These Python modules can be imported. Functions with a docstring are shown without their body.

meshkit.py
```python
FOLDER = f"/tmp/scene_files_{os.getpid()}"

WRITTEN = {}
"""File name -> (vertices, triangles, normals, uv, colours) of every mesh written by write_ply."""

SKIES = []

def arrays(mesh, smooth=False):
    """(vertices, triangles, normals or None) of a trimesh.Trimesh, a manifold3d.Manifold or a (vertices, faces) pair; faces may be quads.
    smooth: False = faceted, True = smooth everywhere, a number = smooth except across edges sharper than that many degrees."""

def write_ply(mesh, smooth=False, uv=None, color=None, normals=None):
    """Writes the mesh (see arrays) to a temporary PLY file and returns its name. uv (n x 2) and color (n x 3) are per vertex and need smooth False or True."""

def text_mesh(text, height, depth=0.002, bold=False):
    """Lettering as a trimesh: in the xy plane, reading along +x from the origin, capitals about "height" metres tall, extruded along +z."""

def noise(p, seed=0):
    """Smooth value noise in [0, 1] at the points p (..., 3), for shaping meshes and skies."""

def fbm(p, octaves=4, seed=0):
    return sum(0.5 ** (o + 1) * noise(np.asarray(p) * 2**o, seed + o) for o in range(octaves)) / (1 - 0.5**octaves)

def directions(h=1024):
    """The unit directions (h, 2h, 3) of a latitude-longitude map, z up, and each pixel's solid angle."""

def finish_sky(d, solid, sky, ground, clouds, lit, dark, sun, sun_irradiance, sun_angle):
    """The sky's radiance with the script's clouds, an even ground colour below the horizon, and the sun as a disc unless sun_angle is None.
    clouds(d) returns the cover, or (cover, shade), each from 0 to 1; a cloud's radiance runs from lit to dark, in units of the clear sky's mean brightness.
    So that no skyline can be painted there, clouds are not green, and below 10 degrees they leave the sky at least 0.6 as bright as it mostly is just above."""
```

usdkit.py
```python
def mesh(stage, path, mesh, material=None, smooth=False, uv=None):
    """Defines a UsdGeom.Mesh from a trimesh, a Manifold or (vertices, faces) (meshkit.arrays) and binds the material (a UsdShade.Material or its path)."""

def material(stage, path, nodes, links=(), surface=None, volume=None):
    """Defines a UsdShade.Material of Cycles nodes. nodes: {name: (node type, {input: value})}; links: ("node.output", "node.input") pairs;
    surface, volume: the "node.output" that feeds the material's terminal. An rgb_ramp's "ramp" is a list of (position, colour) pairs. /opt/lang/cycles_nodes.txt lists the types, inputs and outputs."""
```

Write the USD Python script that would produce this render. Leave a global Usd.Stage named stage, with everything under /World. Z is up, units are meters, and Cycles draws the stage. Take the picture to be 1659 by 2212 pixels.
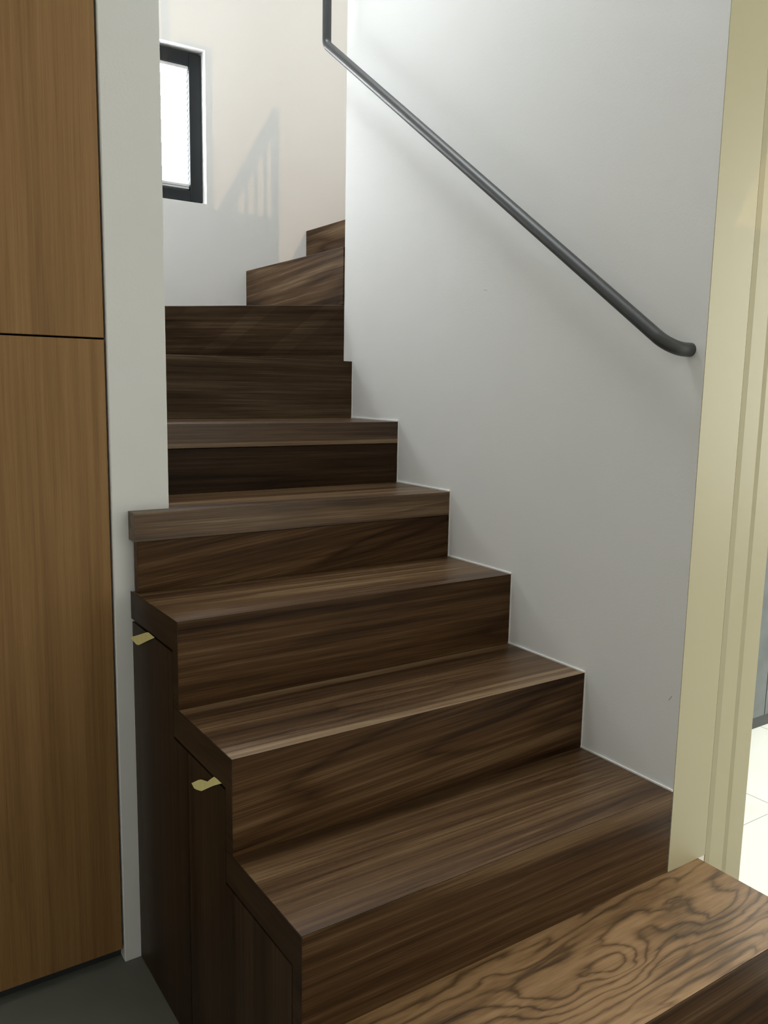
import math
import numpy as np
import trimesh
import manifold3d as m3
import usdkit
from pxr import Usd, UsdGeom, UsdLux, Gf, Sdf
from shapely.geometry import Polygon

stage = Usd.Stage.CreateInMemory()
UsdGeom.SetStageUpAxis(stage, UsdGeom.Tokens.z)
UsdGeom.SetStageMetersPerUnit(stage, 1.0)
world = UsdGeom.Xform.Define(stage, '/World')
stage.SetDefaultPrim(world.GetPrim())
UsdGeom.Scope.Define(stage, '/World/Looks')

# ------------------------------------------------------------------ camera
cam = UsdGeom.Camera.Define(stage, '/World/camera')
CAM = (-1.4572, -1.04566, 1.02698)
RT = (0.8320462, -0.5544079, 0.0181928)
FW = (0.5506971, 0.8216520, -0.1470397)
UP = (0.0665718, 0.1323625, 0.9889633)
cam.AddTransformOp().Set(Gf.Matrix4d(*RT, 0, *UP, 0, *(-x for x in FW), 0, *CAM, 1))
cam.CreateHorizontalApertureAttr(36.0)
cam.CreateVerticalApertureAttr(36.0 * 2212 / 1659)
cam.CreateFocalLengthAttr(39.2174)
cam.CreateClippingRangeAttr(Gf.Vec2f(0.02, 200))
cam.CreateExposureAttr(0.05)

# ------------------------------------------------------------------ daylight and unseen lights
dome = UsdLux.DomeLight.Define(stage, '/World/sky')
dome.CreateColorAttr(Gf.Vec3f(0.92, 0.97, 1.0))
dome.CreateIntensityAttr(0.06)
sun = UsdLux.DistantLight.Define(stage, '/World/sun')
SUN = np.array([-0.35, 1.0, -0.606])                      # low warm sun through the unseen open front upstairs
SUN /= np.linalg.norm(SUN)
sun.CreateColorAttr(Gf.Vec3f(1.0, 0.62, 0.33))
sun.CreateIntensityAttr(12000.0)
sun.CreateAngleAttr(0.2)
zl = -SUN
xl = np.cross((0, 0, 1.0), zl); xl /= np.linalg.norm(xl)
yl = np.cross(zl, xl)
sun.AddTransformOp().Set(Gf.Matrix4d(*map(float, xl), 0, *map(float, yl), 0, *map(float, zl), 0, 0, 0, 0, 1))


def rect_light(name, at, normal, up, w, h, color, power):
    li = UsdLux.RectLight.Define(stage, '/World/' + name)
    z = -np.array(normal, float); y = np.array(up, float); x = np.cross(y, z)
    li.AddTransformOp().Set(Gf.Matrix4d(*map(float, x), 0, *map(float, y), 0, *map(float, z), 0, *at, 1))
    li.CreateWidthAttr(w); li.CreateHeightAttr(h)
    li.CreateColorAttr(Gf.Vec3f(*color)); li.CreateIntensityAttr(power)


# unseen light by the east wall, placed to brighten the right-hand room and hall
rect_light('unseen_room_light', (3.15, -0.2, 1.35), (-1, 0, 0), (0, 0, 1), 2.4, 1.9, (1.0, 0.985, 0.90), 10.0)
# unseen panel high overhead, placed to light the stairwell from above
rect_light('unseen_overhead_light', (-0.35, 0.95, 4.74), (0, 0, -1), (0, 1, 0), 0.85, 1.7, (0.92, 0.97, 1.0), 4.4)

# unseen light panel high in the stairwell, aimed down to brighten the right wall
SPN = np.array([0.66, -0.42, -0.62]); SPN /= np.linalg.norm(SPN)
SPX = np.cross((0, 0, 1.0), SPN); SPX /= np.linalg.norm(SPX)
rect_light('unseen_stair_light', (-0.60, 1.08, 3.3), tuple(SPN), tuple(np.cross(SPN, SPX)), 0.5, 0.5, (0.9, 0.97, 1.0), 23.5)

# ------------------------------------------------------------------ materials
L = '/World/Looks/'


def mat(name, color, rough=0.5, spec=0.5, bump=None, mott=None, metal=0.0, emit=None):
    nodes = {'p': ('principled_bsdf', {'base_color': color, 'roughness': rough, 'specular_ior_level': spec, 'metallic': metal})}
    links = []
    if emit:
        nodes['p'][1].update({'emission_color': emit[0], 'emission_strength': emit[1]})
    if mott or bump:
        nodes['g'] = ('geometry', {})
    if mott:                                                # (scale, second colour)
        nodes['n'] = ('noise_texture', {'scale': mott[0], 'detail': 4.0})
        nodes['r'] = ('rgb_ramp', {'ramp': [(0.35, color), (0.65, mott[1])]})
        links += [('g.position', 'n.vector'), ('n.fac', 'r.fac'), ('r.color', 'p.base_color')]
    if bump:                                                # (scale, distance)
        nodes['bn'] = ('noise_texture', {'scale': bump[0], 'detail': 3.0})
        nodes['b'] = ('bump', {'distance': bump[1], 'strength': 0.6})
        links += [('g.position', 'bn.vector'), ('bn.fac', 'b.height'), ('b.normal', 'p.normal')]
    return usdkit.material(stage, L + name, nodes, links, surface='p.BSDF')


def wood(name, axis, seed, ramp, streak=(0.9, 75.0), fine=1.5, broad=1.3, figure=(0.7, 5.0), rings=6.0, ring=0.15, rough=0.42, warp=0.6, pore=0.35, angle=0.0, spec=0.3, strip=0.0, strip_w=0.05, power=3.0, eyes=(), turn=0.0, soft=False):
    """Sawn timber or veneer with the grain along axis 0, 1 or 2: glued strips, streaks, growth-ring contours and pores.
    eyes: (x, y, length, width, rings) of knots that the rings flow around."""
    def sc(a, c):
        v = [c, c, c]; v[axis] = a
        return v
    off = [seed * 3.137 % 17, seed * 5.713 % 13, seed * 7.331 % 11]
    N = {
        'g': ('geometry', {}),
        'm0': ('mapping', {'mapping_type': 'point', 'rotation': (0, angle, turn) if axis == 0 else (angle, 0, 0) if axis == 1 else (0, 0, 0)}),
        'm1': ('mapping', {'mapping_type': 'point', 'scale': sc(*figure), 'location': off}),
        'n1': ('noise_texture', {'scale': 1.0, 'detail': 2.5, 'roughness': 0.42, 'distortion': warp}),
        'k': ('math', {'math_type': 'multiply', 'value2': rings}),
        's': ('math', {'math_type': 'fraction'}) if not soft else ('math', {'math_type': 'pingpong', 'value2': 0.5}),
        'sk': ('math', {'math_type': 'multiply', 'value2': 2.0 if soft else 1.0}),
        'pw': ('math', {'math_type': 'power', 'value2': power}),
        'rk': ('math', {'math_type': 'multiply_add', 'value2': -ring, 'value3': ring / (power + 1)}),
        'm2': ('mapping', {'mapping_type': 'point', 'scale': sc(*streak), 'location': off[::-1]}),
        'n2': ('noise_texture', {'scale': 1.0, 'detail': 4.0, 'roughness': 0.78, 'distortion': 0.15}),
        'k2': ('math', {'math_type': 'multiply_add', 'value2': fine, 'value3': -fine / 2}),
        'm4': ('mapping', {'mapping_type': 'point', 'scale': sc(streak[0] * 0.7, streak[1] * 0.2), 'location': off}),
        'n4': ('noise_texture', {'scale': 1.0, 'detail': 3.0, 'roughness': 0.6, 'distortion': 0.3}),
        'k4': ('math', {'math_type': 'multiply_add', 'value2': broad, 'value3': -broad / 2}),
        'm3': ('mapping', {'mapping_type': 'point', 'scale': sc(9.0, 520.0), 'location': off}),
        'n3': ('noise_texture', {'scale': 1.0, 'detail': 1.0, 'roughness': 0.6}),
        'k3': ('math', {'math_type': 'multiply_add', 'value2': pore, 'value3': -pore / 2 + 0.5}),
        'x': ('separate_xyz', {}),
        'ac': ('math', {'math_type': 'add'}),
        'ak': ('math', {'math_type': 'multiply_add', 'value2': 1.0 / strip_w, 'value3': seed * 0.37}),
        'af': ('math', {'math_type': 'floor'}),
        'wn': ('white_noise_texture', {'dimensions': '1D'}),
        'wk': ('math', {'math_type': 'multiply_add', 'value2': strip, 'value3': -strip / 2}),
        's1': ('math', {'math_type': 'add'}), 's2': ('math', {'math_type': 'add'}), 's3': ('math', {'math_type': 'add'}), 's4': ('math', {'math_type': 'add'}),
        'r': ('rgb_ramp', {'ramp': ramp}),
        'b': ('bump', {'distance': 0.0003, 'strength': 0.3}),
        'p': ('principled_bsdf', {'roughness': rough, 'specular_ior_level': spec}),
    }
    o = 'xyz'.replace('xyz'[axis], '')
    K = [('g.position', 'm0.vector'), ('m0.vector', 'm1.vector'), ('m0.vector', 'm2.vector'), ('m0.vector', 'm3.vector'), ('m0.vector', 'm4.vector'),
         ('m1.vector', 'n1.vector'), ('n1.fac', 'k.value1'), ('s.value', 'sk.value1'), ('sk.value', 'pw.value1'), ('pw.value', 'rk.value1'),
         ('m2.vector', 'n2.vector'), ('m3.vector', 'n3.vector'), ('m4.vector', 'n4.vector'), ('n2.fac', 'k2.value1'), ('n4.fac', 'k4.value1'), ('n3.fac', 'k3.value1'),
         ('g.position', 'x.vector'), ('x.' + o[0], 'ac.value1'), ('x.' + o[1], 'ac.value2'), ('ac.value', 'ak.value1'), ('ak.value', 'af.value1'),
         ('af.value', 'wn.w'), ('wn.value', 'wk.value1'),
         ('k2.value', 's1.value1'), ('k4.value', 's1.value2'), ('s1.value', 's2.value1'), ('k3.value', 's2.value2'),
         ('s2.value', 's3.value1'), ('rk.value', 's3.value2'), ('s3.value', 's4.value1'), ('wk.value', 's4.value2'),
         ('s4.value', 'r.fac'), ('r.color', 'p.base_color'), ('n3.fac', 'b.height'), ('b.normal', 'p.normal')]
    last = 'k.value'
    if eyes:
        N['ey'] = ('math', {'math_type': 'multiply_add', 'value2': 30.0})
        K += [('x.y', 'ey.value1'), (last, 'ey.value3')]
        last = 'ey.value'
    for i, (ex, ey, sx, sy, amp) in enumerate(eyes):
        e = 'e%d' % i
        N[e + 'm'] = ('mapping', {'mapping_type': 'point', 'scale': (1 / sx, 1 / sy, 0.0), 'location': (-ex / sx, -ey / sy, 0.0)})
        N[e + 'd'] = ('vector_math', {'math_type': 'dot_product'})
        N[e + 'n'] = ('math', {'math_type': 'multiply', 'value2': -1.0})
        N[e + 'x'] = ('math', {'math_type': 'exponent'})
        N[e + 'a'] = ('math', {'math_type': 'multiply_add', 'value2': amp})
        K += [('g.position', e + 'm.vector'), (e + 'm.vector', e + 'd.vector1'), (e + 'm.vector', e + 'd.vector2'), (e + 'd.value', e + 'n.value1'),
              (e + 'n.value', e + 'x.value1'), (e + 'x.value', e + 'a.value1'), (last, e + 'a.value3')]
        last = e + 'a.value'
    K.append((last, 's.value1'))
    return usdkit.material(stage, L + name, N, K, surface='p.BSDF')


def walnut_ramp(g=1.0, warm=1.0):
    c = lambda r, gg, b: (r * g, gg * g / warm ** 0.4, b * g / warm)
    return [(0.12, c(0.017, 0.0070, 0.0024)), (0.36, c(0.047, 0.0225, 0.0085)), (0.56, c(0.090, 0.0475, 0.0195)), (0.90, c(0.22, 0.142, 0.074))]


PAINT = mat('white_paint', (0.80, 0.80, 0.785), 0.7, 0.3, bump=(160.0, 0.0003))
CREAM = mat('cream_paint', (0.45, 0.41, 0.265), 0.45, 0.4)
SEAL = mat('white_sealant', (0.86, 0.86, 0.85), 0.4)
BLACK = mat('charcoal_aluminium', (0.012, 0.0145, 0.016), 0.5, 0.3)
RAILM = mat('dark_grey_powder_coat', (0.045, 0.047, 0.047), 0.42, 0.5, bump=(900.0, 0.0002))
GREYF = mat('grey_floor', (0.15, 0.15, 0.125), 0.6, 0.3, mott=(5.0, (0.175, 0.175, 0.15)))
TILE = mat('pale_tile', (0.66, 0.68, 0.64), 0.35, 0.4, mott=(3.0, (0.70, 0.72, 0.68)))
GROUT = mat('tile_grout', (0.57, 0.58, 0.55), 0.9, 0.2)
DARKGAP = mat('recess_shade', (0.012, 0.008, 0.005), 0.9, 0.1)  # near-black puts the shade of the door gaps into the colour
GREYC = mat('grey_laminate', (0.085, 0.098, 0.10), 0.4, 0.4, mott=(7.0, (0.12, 0.135, 0.135)))
PLINTH = mat('dark_plinth', (0.035, 0.038, 0.04), 0.5)
TAPE = mat('yellow_tape', (0.90, 0.80, 0.32), 0.6, 0.3, mott=(60.0, (0.95, 0.87, 0.42)))
BLINDF = mat('backlit_white_fabric', (0.85, 0.86, 0.86), 0.8, 0.2, emit=((0.93, 0.97, 1.0), 10.0))
ALU = mat('pale_grey_aluminium', (0.62, 0.63, 0.63), 0.4, 0.5)
DAY = mat('window_daylight', (0.8, 0.8, 0.8), 0.5, emit=((0.95, 0.98, 1.0), 9.0))
GLASS = usdkit.material(stage, L + 'window_glass', {
    't': ('transparent_bsdf', {'color': (0.96, 0.98, 0.97)}), 'g': ('glossy_bsdf', {'color': (0.9, 0.9, 0.9), 'roughness': 0.02}),
    'f': ('fresnel', {'IOR': 1.45}), 'm': ('mix_closure', {})},
    [('f.fac', 'm.fac'), ('t.BSDF', 'm.closure1'), ('g.BSDF', 'm.closure2')], surface='m.closure')
OAK = [wood('oak_veneer_%d' % i, 2, 40 + i, [(0.15, (0.175, 0.090, 0.030)), (0.5, (0.275, 0.150, 0.053)), (0.85, (0.36, 0.21, 0.084))],
            streak=(0.8, 80.0), fine=0.9, broad=0.6, figure=(0.3, 9.0), rings=4.0, ring=0.10, rough=0.5, pore=0.3, spec=0.3, strip=0.06, strip_w=0.11) for i in range(2)]

# ------------------------------------------------------------------ helpers
used = {}


def numbered(parent, name):
    k = used.get((parent, name), 0)
    used[(parent, name)] = k + 1
    return f'{parent}/{name}' + (f'_{k:03d}' if k else '')


def put(name, mesh, material, parent=None, smooth=False, **data):
    path = numbered(str(parent.GetPath()) if parent else '/World', name)
    p = usdkit.mesh(stage, path, mesh, material, smooth=smooth).GetPrim()
    for k, v in data.items():
        p.SetCustomDataByKey(k, v)
    return p


def thing(name, **data):
    p = UsdGeom.Xform.Define(stage, numbered('/World', name)).GetPrim()
    for k, v in data.items():
        p.SetCustomDataByKey(k, v)
    return p


def box(x0, x1, y0, y1, z0, z1, c=0.0):
    if c <= 0:
        b = trimesh.creation.box((x1 - x0, y1 - y0, z1 - z0))
        b.apply_translation(((x0 + x1) / 2, (y0 + y1) / 2, (z0 + z1) / 2))
        return b
    pts = []
    for a in (0, 1, 2):
        for sx in (0, 1):
            for sy in (0, 1):
                for sz in (0, 1):
                    q = [x1 - c if sx else x0 + c, y1 - c if sy else y0 + c, z1 - c if sz else z0 + c]
                    q[a] = ((x0, x1), (y0, y1), (z0, z1))[a][(sx, sy, sz)[a]]
                    pts.append(q)
    return trimesh.convex.convex_hull(np.array(pts))


def prism(poly, z0, z1, c=0.0):
    """A plan polygon raised from z0 to z1; convex ones get a chamfer."""
    pg = Polygon(poly)
    if c > 0:
        inn = np.array(pg.buffer(-c, join_style=2).exterior.coords[:-1]); out = np.array(pg.exterior.coords[:-1])
        pts = [np.c_[inn, np.full(len(inn), z0)], np.c_[out, np.full(len(out), z0 + c)], np.c_[out, np.full(len(out), z1 - c)], np.c_[inn, np.full(len(inn), z1)]]
        return trimesh.convex.convex_hull(np.vstack(pts))
    m = trimesh.creation.extrude_polygon(pg, z1 - z0, engine='earcut')
    m.apply_translation((0, 0, z0))
    return m


def prism_x(poly_yz, x0, x1):
    """A (y, z) outline given thickness from x0 to x1."""
    m = trimesh.creation.extrude_polygon(Polygon(poly_yz), x1 - x0, engine='earcut')
    v = m.vertices.copy()
    m.vertices = np.c_[v[:, 2] + x0, v[:, 0], v[:, 1]]
    return m


def prism_y(poly_xz, y0, y1):
    m = trimesh.creation.extrude_polygon(Polygon(poly_xz), y1 - y0, engine='earcut')
    v = m.vertices.copy()
    m.vertices = np.c_[v[:, 0], y1 - v[:, 2], v[:, 1]]
    return m


def tube(path, r, n=24, cap=True):
    P = np.array(path, float); T = np.gradient(P, axis=0); T /= np.linalg.norm(T, axis=1)[:, None]
    nrm = np.cross(T[0], (0.3, 0.9, 0.2)); nrm /= np.linalg.norm(nrm); V = []
    for i, t in enumerate(T):
        nrm = nrm - t * (nrm @ t); nrm /= np.linalg.norm(nrm); b = np.cross(t, nrm)
        a = np.linspace(0, 2 * np.pi, n, endpoint=False)
        V.append(P[i] + r * (np.cos(a)[:, None] * nrm + np.sin(a)[:, None] * b))
    V = np.vstack(V); F = []
    for i in range(len(P) - 1):
        for k in range(n):
            a, b = i * n + k, i * n + (k + 1) % n
            F += [[a, b, b + n], [a, b + n, a + n]]
    if cap:
        V = np.vstack([V, P[0], P[-1]]); c0, c1 = len(V) - 2, len(V) - 1; e = (len(P) - 1) * n
        for k in range(n):
            F += [[c0, (k + 1) % n, k], [c1, e + k, e + (k + 1) % n]]
    m = trimesh.Trimesh(V, F, process=False)
    m.fix_normals()
    return m


def round_path(pts, radii, steps=10):
    """A polyline whose inner corners are rounded with the given radii."""
    pts = [np.array(p, float) for p in pts]; out = [pts[0]]
    for i in range(1, len(pts) - 1):
        a, b, c = pts[i - 1], pts[i], pts[i + 1]
        u = (a - b) / np.linalg.norm(a - b); v = (c - b) / np.linalg.norm(c - b)
        half = math.acos(np.clip(u @ v, -1, 1)) / 2
        d = radii[i - 1] / math.tan(half)
        p, q = b + u * d, b + v * d
        ctr = b + (u + v) / np.linalg.norm(u + v) * radii[i - 1] / math.sin(half)
        w0, w1 = p - ctr, q - ctr; om = math.acos(np.clip(w0 @ w1 / (w0 @ w0), -1, 1))
        for k in range(steps + 1):
            t = k / steps
            out.append(ctr + (math.sin((1 - t) * om) * w0 + math.sin(t * om) * w1) / math.sin(om))
    out.append(pts[-1])
    return np.array(out)


H = 0.185                                                   # rise
Y = [0.0, 0.2633, 0.5301, 0.7954, 1.0586, 1.3300]           # riser planes of steps 1 to 6
YF = 2.15                                                   # far wall
YC = 1.387                                                  # end of the right wall
ZF = -0.37                                                  # hall floor
XS = -0.894                                                 # open side of the stairs
XL = -0.80                                                  # stairwell side of the left wall
ZU = 2.95                                                   # upper floor
S = dict(kind='structure')

# ------------------------------------------------------------------ the shell
put('floor', box(-2.7, 0.16, -2.3, 2.3, ZF - 0.1, ZF), GREYF, **S)
fl2 = put('floor_2', box(0.16, 3.3, -2.3, 1.39, ZF - 0.1, ZF - 0.006), GROUT, **S)
tx = [0.16, 0.575, 1.175, 1.775, 2.375, 3.3]
ty = [-2.3, -1.9, -1.3, -0.7, -0.1, 0.42, 0.90, 1.29]
for i in range(len(tx) - 1):
    for j in range(len(ty) - 1):
        put('tile', box(tx[i] + 0.0015, tx[i + 1] - 0.0015, ty[j] + 0.0015, ty[j + 1] - 0.0015, ZF - 0.008, ZF, 0.001), TILE, fl2)

put('wall_right', box(0.0, 0.129, 0.0, YC, ZF, 2.75, 0.0008), PAINT, **S)  # top is out of view, its height screens the far wall from side light
wl = put('wall_left', box(-0.932, XL, 0.834, YF, ZF, 4.7, 0.002), PAINT, **S)
WX0, WX1, WZ0, WZ1 = -0.72, -0.1665, 1.716, 2.273           # window opening
outer = m3.Manifold.cube((4.3, 0.16, 5.1)).translate((-0.95, YF, ZF))
outer -= m3.Manifold.cube((WX1 - WX0, 0.4, WZ1 - WZ0)).translate((WX0, YF - 0.1, WZ0))
put('wall_back', outer, PAINT, **S)
put('wall_inner_unseen', prism_y([(0.1295, ZF), (3.3, ZF), (3.3, ZU), (0.80, ZU), (0.80, 1.88), (0.1295, 1.88)], 1.29, YC), PAINT, **S)  # out of view, tall part shaped to keep side light off the far wall
put('wall_east', box(3.2, 3.3, -2.3, 1.29, ZF, ZU), PAINT, **S)
put('wall_west', box(-2.8, -2.7, -2.3, 0.9, ZF, ZU - 0.2), PAINT, **S)
put('wall_south', box(-2.8, 3.3, -2.4, -2.3, ZF, ZU - 0.2), PAINT, **S)
put('wall_north', box(-2.7, -0.95, 0.905, 1.0, ZF, ZU - 0.2), PAINT, **S)
land = put('ceiling', box(-2.8, 0.865, -2.4, 0.09, ZU - 0.2, ZU), PAINT, **S)  # unseen landing slab, edges set for its shadow on the far wall
put('ceiling_2', box(-2.8, -0.932, 0.09, 1.0, ZU - 0.2, ZU), PAINT, **S)
put('unseen_roof', box(-2.8, 3.3, -0.9, 2.3, 4.75, 4.9), PAINT, **S)  # out of view, front edge set back so the sun reaches the far wall
# the landing's unseen balustrade upstairs, placed so its shadow falls on the far wall
put('balustrade_post', box(0.835, 0.865, 0.07, 0.09, ZU, ZU + 0.42), PAINT, land)
put('top_rail', box(0.835, 0.865, -1.2, 0.07, ZU + 0.36, ZU + 0.41), PAINT, land)
for k in range(9):
    yb = -0.045 - 0.118 * k
    put('baluster', box(0.844, 0.856, yb - 0.009, yb + 0.009, ZU, ZU + 0.37), PAINT, land)

# cream end of the right wall with its stepped door frame
t1 = thing('trim_1', **S)
put('wall_end_face', box(0.0002, 0.1292, -0.0008, 0.001, 0.0, 2.75), CREAM, t1)
put('door_frame', prism([(0.1295, 0.10), (0.1295, 0.005), (0.1312, 0.005), (0.1312, 0.0), (0.146, -0.0022), (0.1945, -0.0030), (0.1947, 0.0005), (0.1967, 0.0005), (0.211, -0.0025), (0.267, -0.0035), (0.268, -0.0025), (0.268, 0.10)], ZF, 2.75), CREAM, t1)

# window
w1 = thing('window_1', **S)
fy0, fy1 = 2.187, 2.235
fx0, fx1, fz0, fz1 = WX0 + 0.002, -0.1685, 1.7255, 2.2635
ix0, ix1, iz0, iz1 = fx0 + 0.047, -0.2165, 1.7655, 2.2175
put('frame_stile', box(ix1, fx1, fy0, fy1, fz0, fz1, 0.0015), BLACK, w1)
put('frame_stile', box(fx0, ix0, fy0, fy1, fz0, fz1, 0.0015), BLACK, w1)
put('frame_rail', box(ix0, ix1, fy0, fy1, iz1, fz1, 0.0015), BLACK, w1)
put('frame_rail', box(ix0, ix1, fy0, fy1, fz0, iz0, 0.0015), BLACK, w1)
put('glass_pane', box(ix0, ix1, 2.228, 2.232, iz0, iz1), GLASS, w1)
put('outer_casing', m3.Manifold.cube((WX1 - WX0 + 0.06, 0.02, WZ1 - WZ0 + 0.06)).translate((WX0 - 0.03, 2.24, WZ0 - 0.03)) - m3.Manifold.cube((ix1 - ix0, 0.2, iz1 - iz0)).translate((ix0, 2.2, iz0)), BLACK, w1)

# pleated blind inside the frame
bl = thing('window_blind', label='white pleated blind glowing with daylight inside the dark window frame', category='blind')
bx0, bx1 = ix0 + 0.002, ix1 - 0.001
nz = 40
zz = np.linspace(1.790, 2.207, nz + 1); yy = np.where(np.arange(nz + 1) % 2, 2.199, 2.211)
V = np.vstack([np.c_[np.full(nz + 1, bx0), yy, zz], np.c_[bx1 - 0.0009 * (np.arange(nz + 1) % 2 == 0), yy, zz]])
V = np.vstack([V, V + [0, 0.0012, 0]])
F = []
m = nz + 1
for i in range(nz):
    F += [[i, m + i, m + i + 1], [i, m + i + 1, i + 1], [2 * m + i, 3 * m + i + 1, 3 * m + i], [2 * m + i, 2 * m + i + 1, 3 * m + i + 1]]
    F += [[m + i, 3 * m + i, 3 * m + i + 1], [m + i, 3 * m + i + 1, m + i + 1]]
put('pleated_fabric', trimesh.Trimesh(V, F, process=False), BLINDF, bl)
put('head_rail', box(bx0, bx1, 2.192, 2.214, 2.205, iz1 - 0.0005, 0.001), ALU, bl)
put('bottom_rail', box(bx0, bx1 - 0.001, 2.191, 2.214, 1.7795, 1.7905, 0.002), ALU, bl)
put('bottom_rail', box(bx0, bx1 - 0.002, 2.193, 2.212, 1.7705, 1.7790, 0.002), ALU, bl)
put('corner_clip', box(bx1 - 0.006, bx1 - 0.001, 2.193, 2.197, 2.190, 2.200, 0.001), ALU, bl)

# ------------------------------------------------------------------ the stairs
st = thing('staircase', label='dark walnut winder staircase climbing beside the white wall and turning right at the window', category='staircase')
T = 0.065
C = 0.0015
TAN = [(0.05, (0.040, 0.021, 0.008)), (0.32, (0.100, 0.056, 0.023)), (0.52, (0.190, 0.108, 0.047)), (0.85, (0.32, 0.198, 0.098))]


def tread_mat(i):
    if i == 0:
        return wood('tan_figured_walnut', 0, 3.4, TAN, streak=(4.0, 55.0), fine=0.8, broad=1.1, figure=(4.5, 17.0), rings=2.2, ring=0.40, warp=1.3, pore=0.25, rough=0.45, power=3.0, soft=True,
                    eyes=((-0.015, -0.135, 0.13, 0.055, 3.0), (-0.325, -0.145, 0.08, 0.05, 3.4), (-0.47, -0.135, 0.09, 0.05, 3.0)))
    g = {1: 1.3, 2: 1.3, 3: 1.4, 4: 1.3, 5: 1.3}.get(i, 1.0)  # lighter tone carries the sheen of light on the treads
    return wood('walnut_tread_%d' % (i + 20), 0, 10 + i * 1.7, walnut_ramp(g, 0.88), fine=1.05, broad=1.0, figure=(0.45, 6.0), ring=0.14, pore=0.3, rough=0.36, spec=0.42, strip=0.26, strip_w=0.062)


def riser_mat(i):
    fig = {8: (0.9, 5.5, 6.0, 0.30, 0.06), 9: (1.0, 6.0, 6.0, 0.25, 0.04), 4: (0.8, 7.0, 6.0, 0.25, 0.12), 2: (0.6, 7.0, 6.0, 0.22, 0.06), 6: (1.3, 6.0, 6.0, 0.22, 0.0)}.get(i, (0.5, 6.0, 5.0, 0.15, 0.0))
    g = {1: 0.80, 2: 0.95, 3: 1.0, 4: 0.95, 5: 0.40, 6: 0.62, 7: 0.62, 8: 1.0, 9: 0.85, 20: 0.75}.get(i, 0.6)  # board tone mixed with shade: backlit risers darker, lit ones lighter
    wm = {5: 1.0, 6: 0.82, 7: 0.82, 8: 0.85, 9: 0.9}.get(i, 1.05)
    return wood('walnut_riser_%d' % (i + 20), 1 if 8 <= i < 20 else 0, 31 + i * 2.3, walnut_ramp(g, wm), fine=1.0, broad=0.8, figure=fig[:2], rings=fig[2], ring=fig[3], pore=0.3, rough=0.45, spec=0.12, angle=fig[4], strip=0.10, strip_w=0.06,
                turn=-2.305 if i == 7 else 0.0, soft=True)


def mitred(i, y0, y1, x0, x1, tm, rm):
    """Riser carried up to the nosing and mitred to the tread, as one waterfall edge."""
    z = i * H; e = 0.0010
    put('tread', prism_x([(y0 + e, z), (y1, z), (y1, z - T), (y0 + 0.0292, z - T), (y0 + 0.0292, z - 0.0290)], x0, x1), tm, st)
    put('riser', prism_x([(y0, z - H), (y0, z - e), (y0 + 0.0004, z - 0.0004), (y0 + 0.0288, z - 0.0288), (y0 + 0.0288, z - H)], x0, x1), rm, st)


def jointed(i, y0, y1, x0, x1, riser_x0=None):
    put('tread', box(x0, x1, y0, y1, i * H - T, i * H, C), tread_mat(i), st)
    put('riser', box(x0 if riser_x0 is None else riser_x0, x1, y0 + 0.0012, y0 + 0.029, (i - 1) * H, i * H - T - 0.0012, 0.001), riser_mat(i), st)


def shaded_side_veneer(i, y0, y1, mtl):
    """Veneer on the open end of a step, darkened for the shade there: the tread's end and the riser's end in one piece."""
    z = i * H
    put('shaded_side_veneer', prism_x([(y0 + 0.0004, z - H + 0.001), (y0 + 0.0004, z - 0.0008), (y1, z - 0.0008), (y1, z - T), (y0 + 0.0288, z - T), (y0 + 0.0288, z - H + 0.001)], XS - 0.0012, XS - 0.0001), mtl, st)


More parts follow.
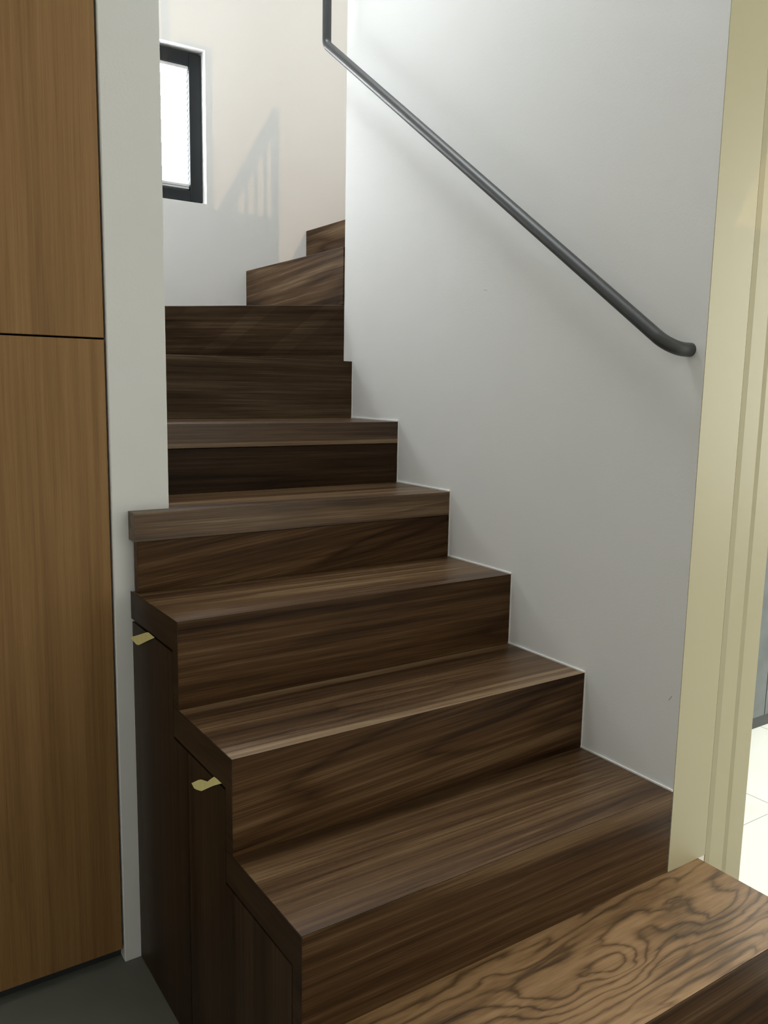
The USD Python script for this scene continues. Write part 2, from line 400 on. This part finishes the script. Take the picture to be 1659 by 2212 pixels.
# steps -1 and 0 stand in front of the wall end, 1 to 4 have an open left side
mitred(-1, -0.53, -0.24, XS, 0.104, tread_mat(11), riser_mat(21))
mitred(0, -0.2655, 0.028, XS, 0.1045, tread_mat(0), riser_mat(20))
for i in range(1, 4):
    mitred(i, Y[i - 1], Y[i] + 0.028, XS, -0.0012, tread_mat(i), riser_mat(i))
put('tread', prism([(-0.896, Y[3] - 0.006), (-0.0012, Y[3]), (-0.0012, Y[4] + 0.028), (XL + 0.001, Y[4] + 0.028), (XL + 0.001, 0.833), (-0.896, 0.833)], 4 * H - T, 4 * H), tread_mat(4), st)
put('riser', box(-0.888, -0.0012, Y[3] + 0.0012, Y[3] + 0.029, 3 * H, 4 * H - T - 0.0012, 0.001), riser_mat(4), st)
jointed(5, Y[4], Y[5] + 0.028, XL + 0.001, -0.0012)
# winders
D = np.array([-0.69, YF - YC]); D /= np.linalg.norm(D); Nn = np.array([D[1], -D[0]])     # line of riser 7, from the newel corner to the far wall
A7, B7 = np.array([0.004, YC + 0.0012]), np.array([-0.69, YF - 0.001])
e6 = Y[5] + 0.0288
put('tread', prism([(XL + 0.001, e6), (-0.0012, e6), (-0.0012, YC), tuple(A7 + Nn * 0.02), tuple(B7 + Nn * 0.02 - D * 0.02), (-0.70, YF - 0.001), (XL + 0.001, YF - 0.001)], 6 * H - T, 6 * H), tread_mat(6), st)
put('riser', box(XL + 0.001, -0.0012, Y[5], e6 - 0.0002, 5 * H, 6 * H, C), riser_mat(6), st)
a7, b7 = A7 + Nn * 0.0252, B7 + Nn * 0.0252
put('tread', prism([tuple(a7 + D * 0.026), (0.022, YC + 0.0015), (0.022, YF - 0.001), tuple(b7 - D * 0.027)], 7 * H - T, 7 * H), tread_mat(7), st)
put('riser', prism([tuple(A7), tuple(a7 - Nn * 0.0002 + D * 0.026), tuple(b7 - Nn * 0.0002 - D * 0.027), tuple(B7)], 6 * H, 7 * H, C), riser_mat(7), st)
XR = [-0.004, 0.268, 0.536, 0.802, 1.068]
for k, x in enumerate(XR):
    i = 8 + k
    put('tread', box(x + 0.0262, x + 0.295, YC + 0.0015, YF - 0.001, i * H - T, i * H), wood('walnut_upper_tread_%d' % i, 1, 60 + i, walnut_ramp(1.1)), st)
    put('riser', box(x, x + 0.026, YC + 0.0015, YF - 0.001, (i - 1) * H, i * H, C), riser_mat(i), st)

# white sealant where treads meet the right wall
for i in range(1, 6):
    y0, y1 = (Y + [YC])[i - 1] + 0.001, Y[i]
    put('sealant_line', box(-0.0035, 0.0, y0, y1, i * H + 0.0002, i * H + 0.0038), SEAL, stage.GetPrimAtPath('/World/wall_right'))
    put('sealant_line', box(-0.0022, 0.0, Y[i] - 0.0022, Y[i] + 0.0005, i * H + 0.003, (i + 1) * H - 0.002), SEAL, stage.GetPrimAtPath('/World/wall_right'))

# small dark scuffs on the right wall's paint
SCUFF = mat('dark_scuff', (0.42, 0.42, 0.41), 0.8, 0.2)
for pts in ([(0.0285, 0.3805), (0.027, 0.380), (0.020, 0.3915), (0.021, 0.3925)], [(0.660, 1.279), (0.676, 1.2815), (0.684, 1.286), (0.668, 1.2835)]):
    put('scuff_mark', prism_x(pts, -0.0004, 0.0001), SCUFF if pts[0][0] < 0.1 else mat('pale_scuff', (0.66, 0.66, 0.65), 0.8, 0.2), stage.GetPrimAtPath('/World/wall_right'))

# ------------------------------------------------------------------ cupboard built into the open side of the stairs
cb = thing('stair_cupboard', label='dark walnut cupboard with two push doors built into the open side of the stairs', category='cupboard')
xa, xb = XS + 0.001, XS + 0.022
gz = lambda i: i * H - T - 0.008
VEN = [(0.2, (0.018, 0.010, 0.005)), (0.5, (0.036, 0.021, 0.011)), (0.8, (0.058, 0.035, 0.019))]
d1 = [(0.489, ZF + 0.004), (0.832, ZF + 0.004), (0.832, gz(3)), (0.566, gz(3)), (0.566, gz(2)), (0.489, gz(2))]
d2 = [(0.036, ZF + 0.004), (0.486, ZF + 0.004), (0.486, gz(2)), (0.298, gz(2)), (0.298, gz(1)), (0.036, gz(1))]
put('door', prism_x(d1, xa, xb), wood('walnut_door_veneer_0', 2, 71, VEN, streak=(0.6, 60.0), fine=1.0, broad=0.9, figure=(0.3, 8.0), rings=3.0, spec=0.15, strip=0.25, strip_w=0.075), cb)
put('door', prism_x(d2, xa, xb), wood('walnut_door_veneer_1', 2, 77, [(p, tuple(1.25 * x for x in c)) for p, c in VEN], streak=(0.6, 60.0), fine=1.0, broad=0.9, figure=(0.3, 8.0), rings=3.0, spec=0.15, strip=0.25, strip_w=0.075), cb)
ENDV = wood('shaded_end_veneer', 1, 91, VEN, streak=(1.2, 60.0), fine=1.0, broad=0.8, spec=0.15)  # dark tone carries the shade of the stairs' open side
for i in (-1, 0, 1, 2, 3):
    y0 = (-0.53, -0.2655, Y[0], Y[1], Y[2])[i + 1]
    shaded_side_veneer(i, y0, (-0.24, 0.0288, Y[1] + 0.0288, Y[2] + 0.0288, 0.833)[i + 1], ENDV)
bk = [(0.030, ZF), (0.8335, ZF), (0.8335, 3 * H - T - 0.0005), (0.5595, 3 * H - T - 0.0005), (0.5595, 2 * H - T - 0.0005), (0.2925, 2 * H - T - 0.0005), (0.2925, H - T - 0.0005), (0.030, H - T - 0.0005)]
put('carcass', prism_x(bk, xb + 0.001, xb + 0.02), DARKGAP, cb)  # backing sheet coloured as the shade behind the door gaps


def tape(name, outline, curl, label):
    """A torn strip of tape stuck to the door face, given a little thickness and curl; outline in (y, z)."""
    pg = Polygon(outline); n = 14
    xs = np.linspace(pg.bounds[0], pg.bounds[2], n)
    lo, hi = [], []
    from shapely.geometry import LineString
    for x in xs:
        g = pg.intersection(LineString([(min(max(x, pg.bounds[0] + 1e-4), pg.bounds[2] - 1e-4), -9), (min(max(x, pg.bounds[0] + 1e-4), pg.bounds[2] - 1e-4), 9)]))
        lo.append(g.bounds[1]); hi.append(g.bounds[3])
    V, F = [], []
    for s in (0, 1):
        for k in range(n):
            t = (xs[k] - xs[0]) / (xs[-1] - xs[0])
            off = XS - 0.0012 - curl * t * t - 0.0015 * math.sin(5 * t) ** 2 - 0.0004 * s
            V += [[off, xs[k], lo[k]], [off - curl * 0.15, xs[k], hi[k]]]
    for k in range(n - 1):
        a, b = 2 * k, 2 * n + 2 * k
        F += [[a, a + 1, a + 3], [a, a + 3, a + 2], [b, b + 3, b + 1], [b, b + 2, b + 3], [a, a + 2, b + 2], [a, b + 2, b], [a + 1, b + 1, b + 3], [a + 1, b + 3, a + 3]]
    for e in (0, 2 * n - 2):
        F += [[e, e + 1, 2 * n + e + 1], [e, 2 * n + e + 1, 2 * n + e]]
    m = trimesh.Trimesh(np.array(V), F, process=False); m.fix_normals()
    put(name, m, TAPE, label=label, category='tape', group='tape pull tabs on the cupboard doors')


tape('tape_tab', [(0.667, 0.4875), (0.705, 0.4905), (0.819, 0.449), (0.779, 0.4395)], 0.006, 'yellow tape pull tab under the third tread, the upper one against the white wall end')
tape('tape_tab', [(0.308, 0.307), (0.338, 0.3085), (0.372, 0.284), (0.408, 0.274), (0.446, 0.2505), (0.434, 0.2435), (0.405, 0.2505), (0.345, 0.287)], 0.004, 'yellow torn tape pull tab on the lower cupboard door under the second tread')

# ------------------------------------------------------------------ handrail
rail = thing('handrail', label='dark grey round steel handrail sloping down the white wall', category='handrail')
RR = 0.0140
slope = (2.09 - 1.121) / (1.411 - 0.047)
rp = round_path([(-0.06, 1.411, 3.1), (-0.06, 1.411, 2.090), (-0.06, 0.036, 2.090 - slope * (1.411 - 0.036)), (0.012, 0.036, 2.090 - slope * (1.411 - 0.036))], [0.03, 0.042])
put('rail', tube(rp, RR, 32), RAILM, rail, smooth=60)

# ------------------------------------------------------------------ tall oak cabinet at the left
tc = thing('tall_cabinet', label='tall light oak cabinet with flush doors left of the white wall end', category='cabinet')
dx1 = -0.9365
put('door', box(-1.62, dx1, 0.838, 0.857, 1.123, 2.72, 0.0008), OAK[0], tc)
put('door', box(-1.62, dx1, 0.838, 0.857, -0.335, 1.119, 0.0008), OAK[1], tc)
put('carcass', box(-1.63, -0.9325, 0.858, 0.90, -0.335, 2.74), DARKGAP, tc)
put('plinth', box(-1.63, -0.9325, 0.868, 0.90, ZF, -0.335), PLINTH, tc)

# ------------------------------------------------------------------ grey cabinet in the right-hand room
gc = thing('grey_cabinet', label='grey kitchen cabinet on a dark plinth beyond the cream door frame', category='cabinet')
for a, b in ((0.60, 1.196), (1.20, 1.786), (1.79, 2.39), (2.394, 3.0)):
    put('door', box(a, b, 0.865, 0.884, ZF + 0.052, 0.48, 0.001), GREYC, gc)
put('plinth', box(0.60, 3.0, 0.872, 0.90, ZF, ZF + 0.05), PLINTH, gc)
put('carcass', box(0.60, 3.0, 0.886, 1.285, ZF + 0.052, 0.48), GREYC, gc)
put('worktop', box(0.59, 3.01, 0.855, 1.287, 0.483, 0.52, 0.002), GREYC, gc)
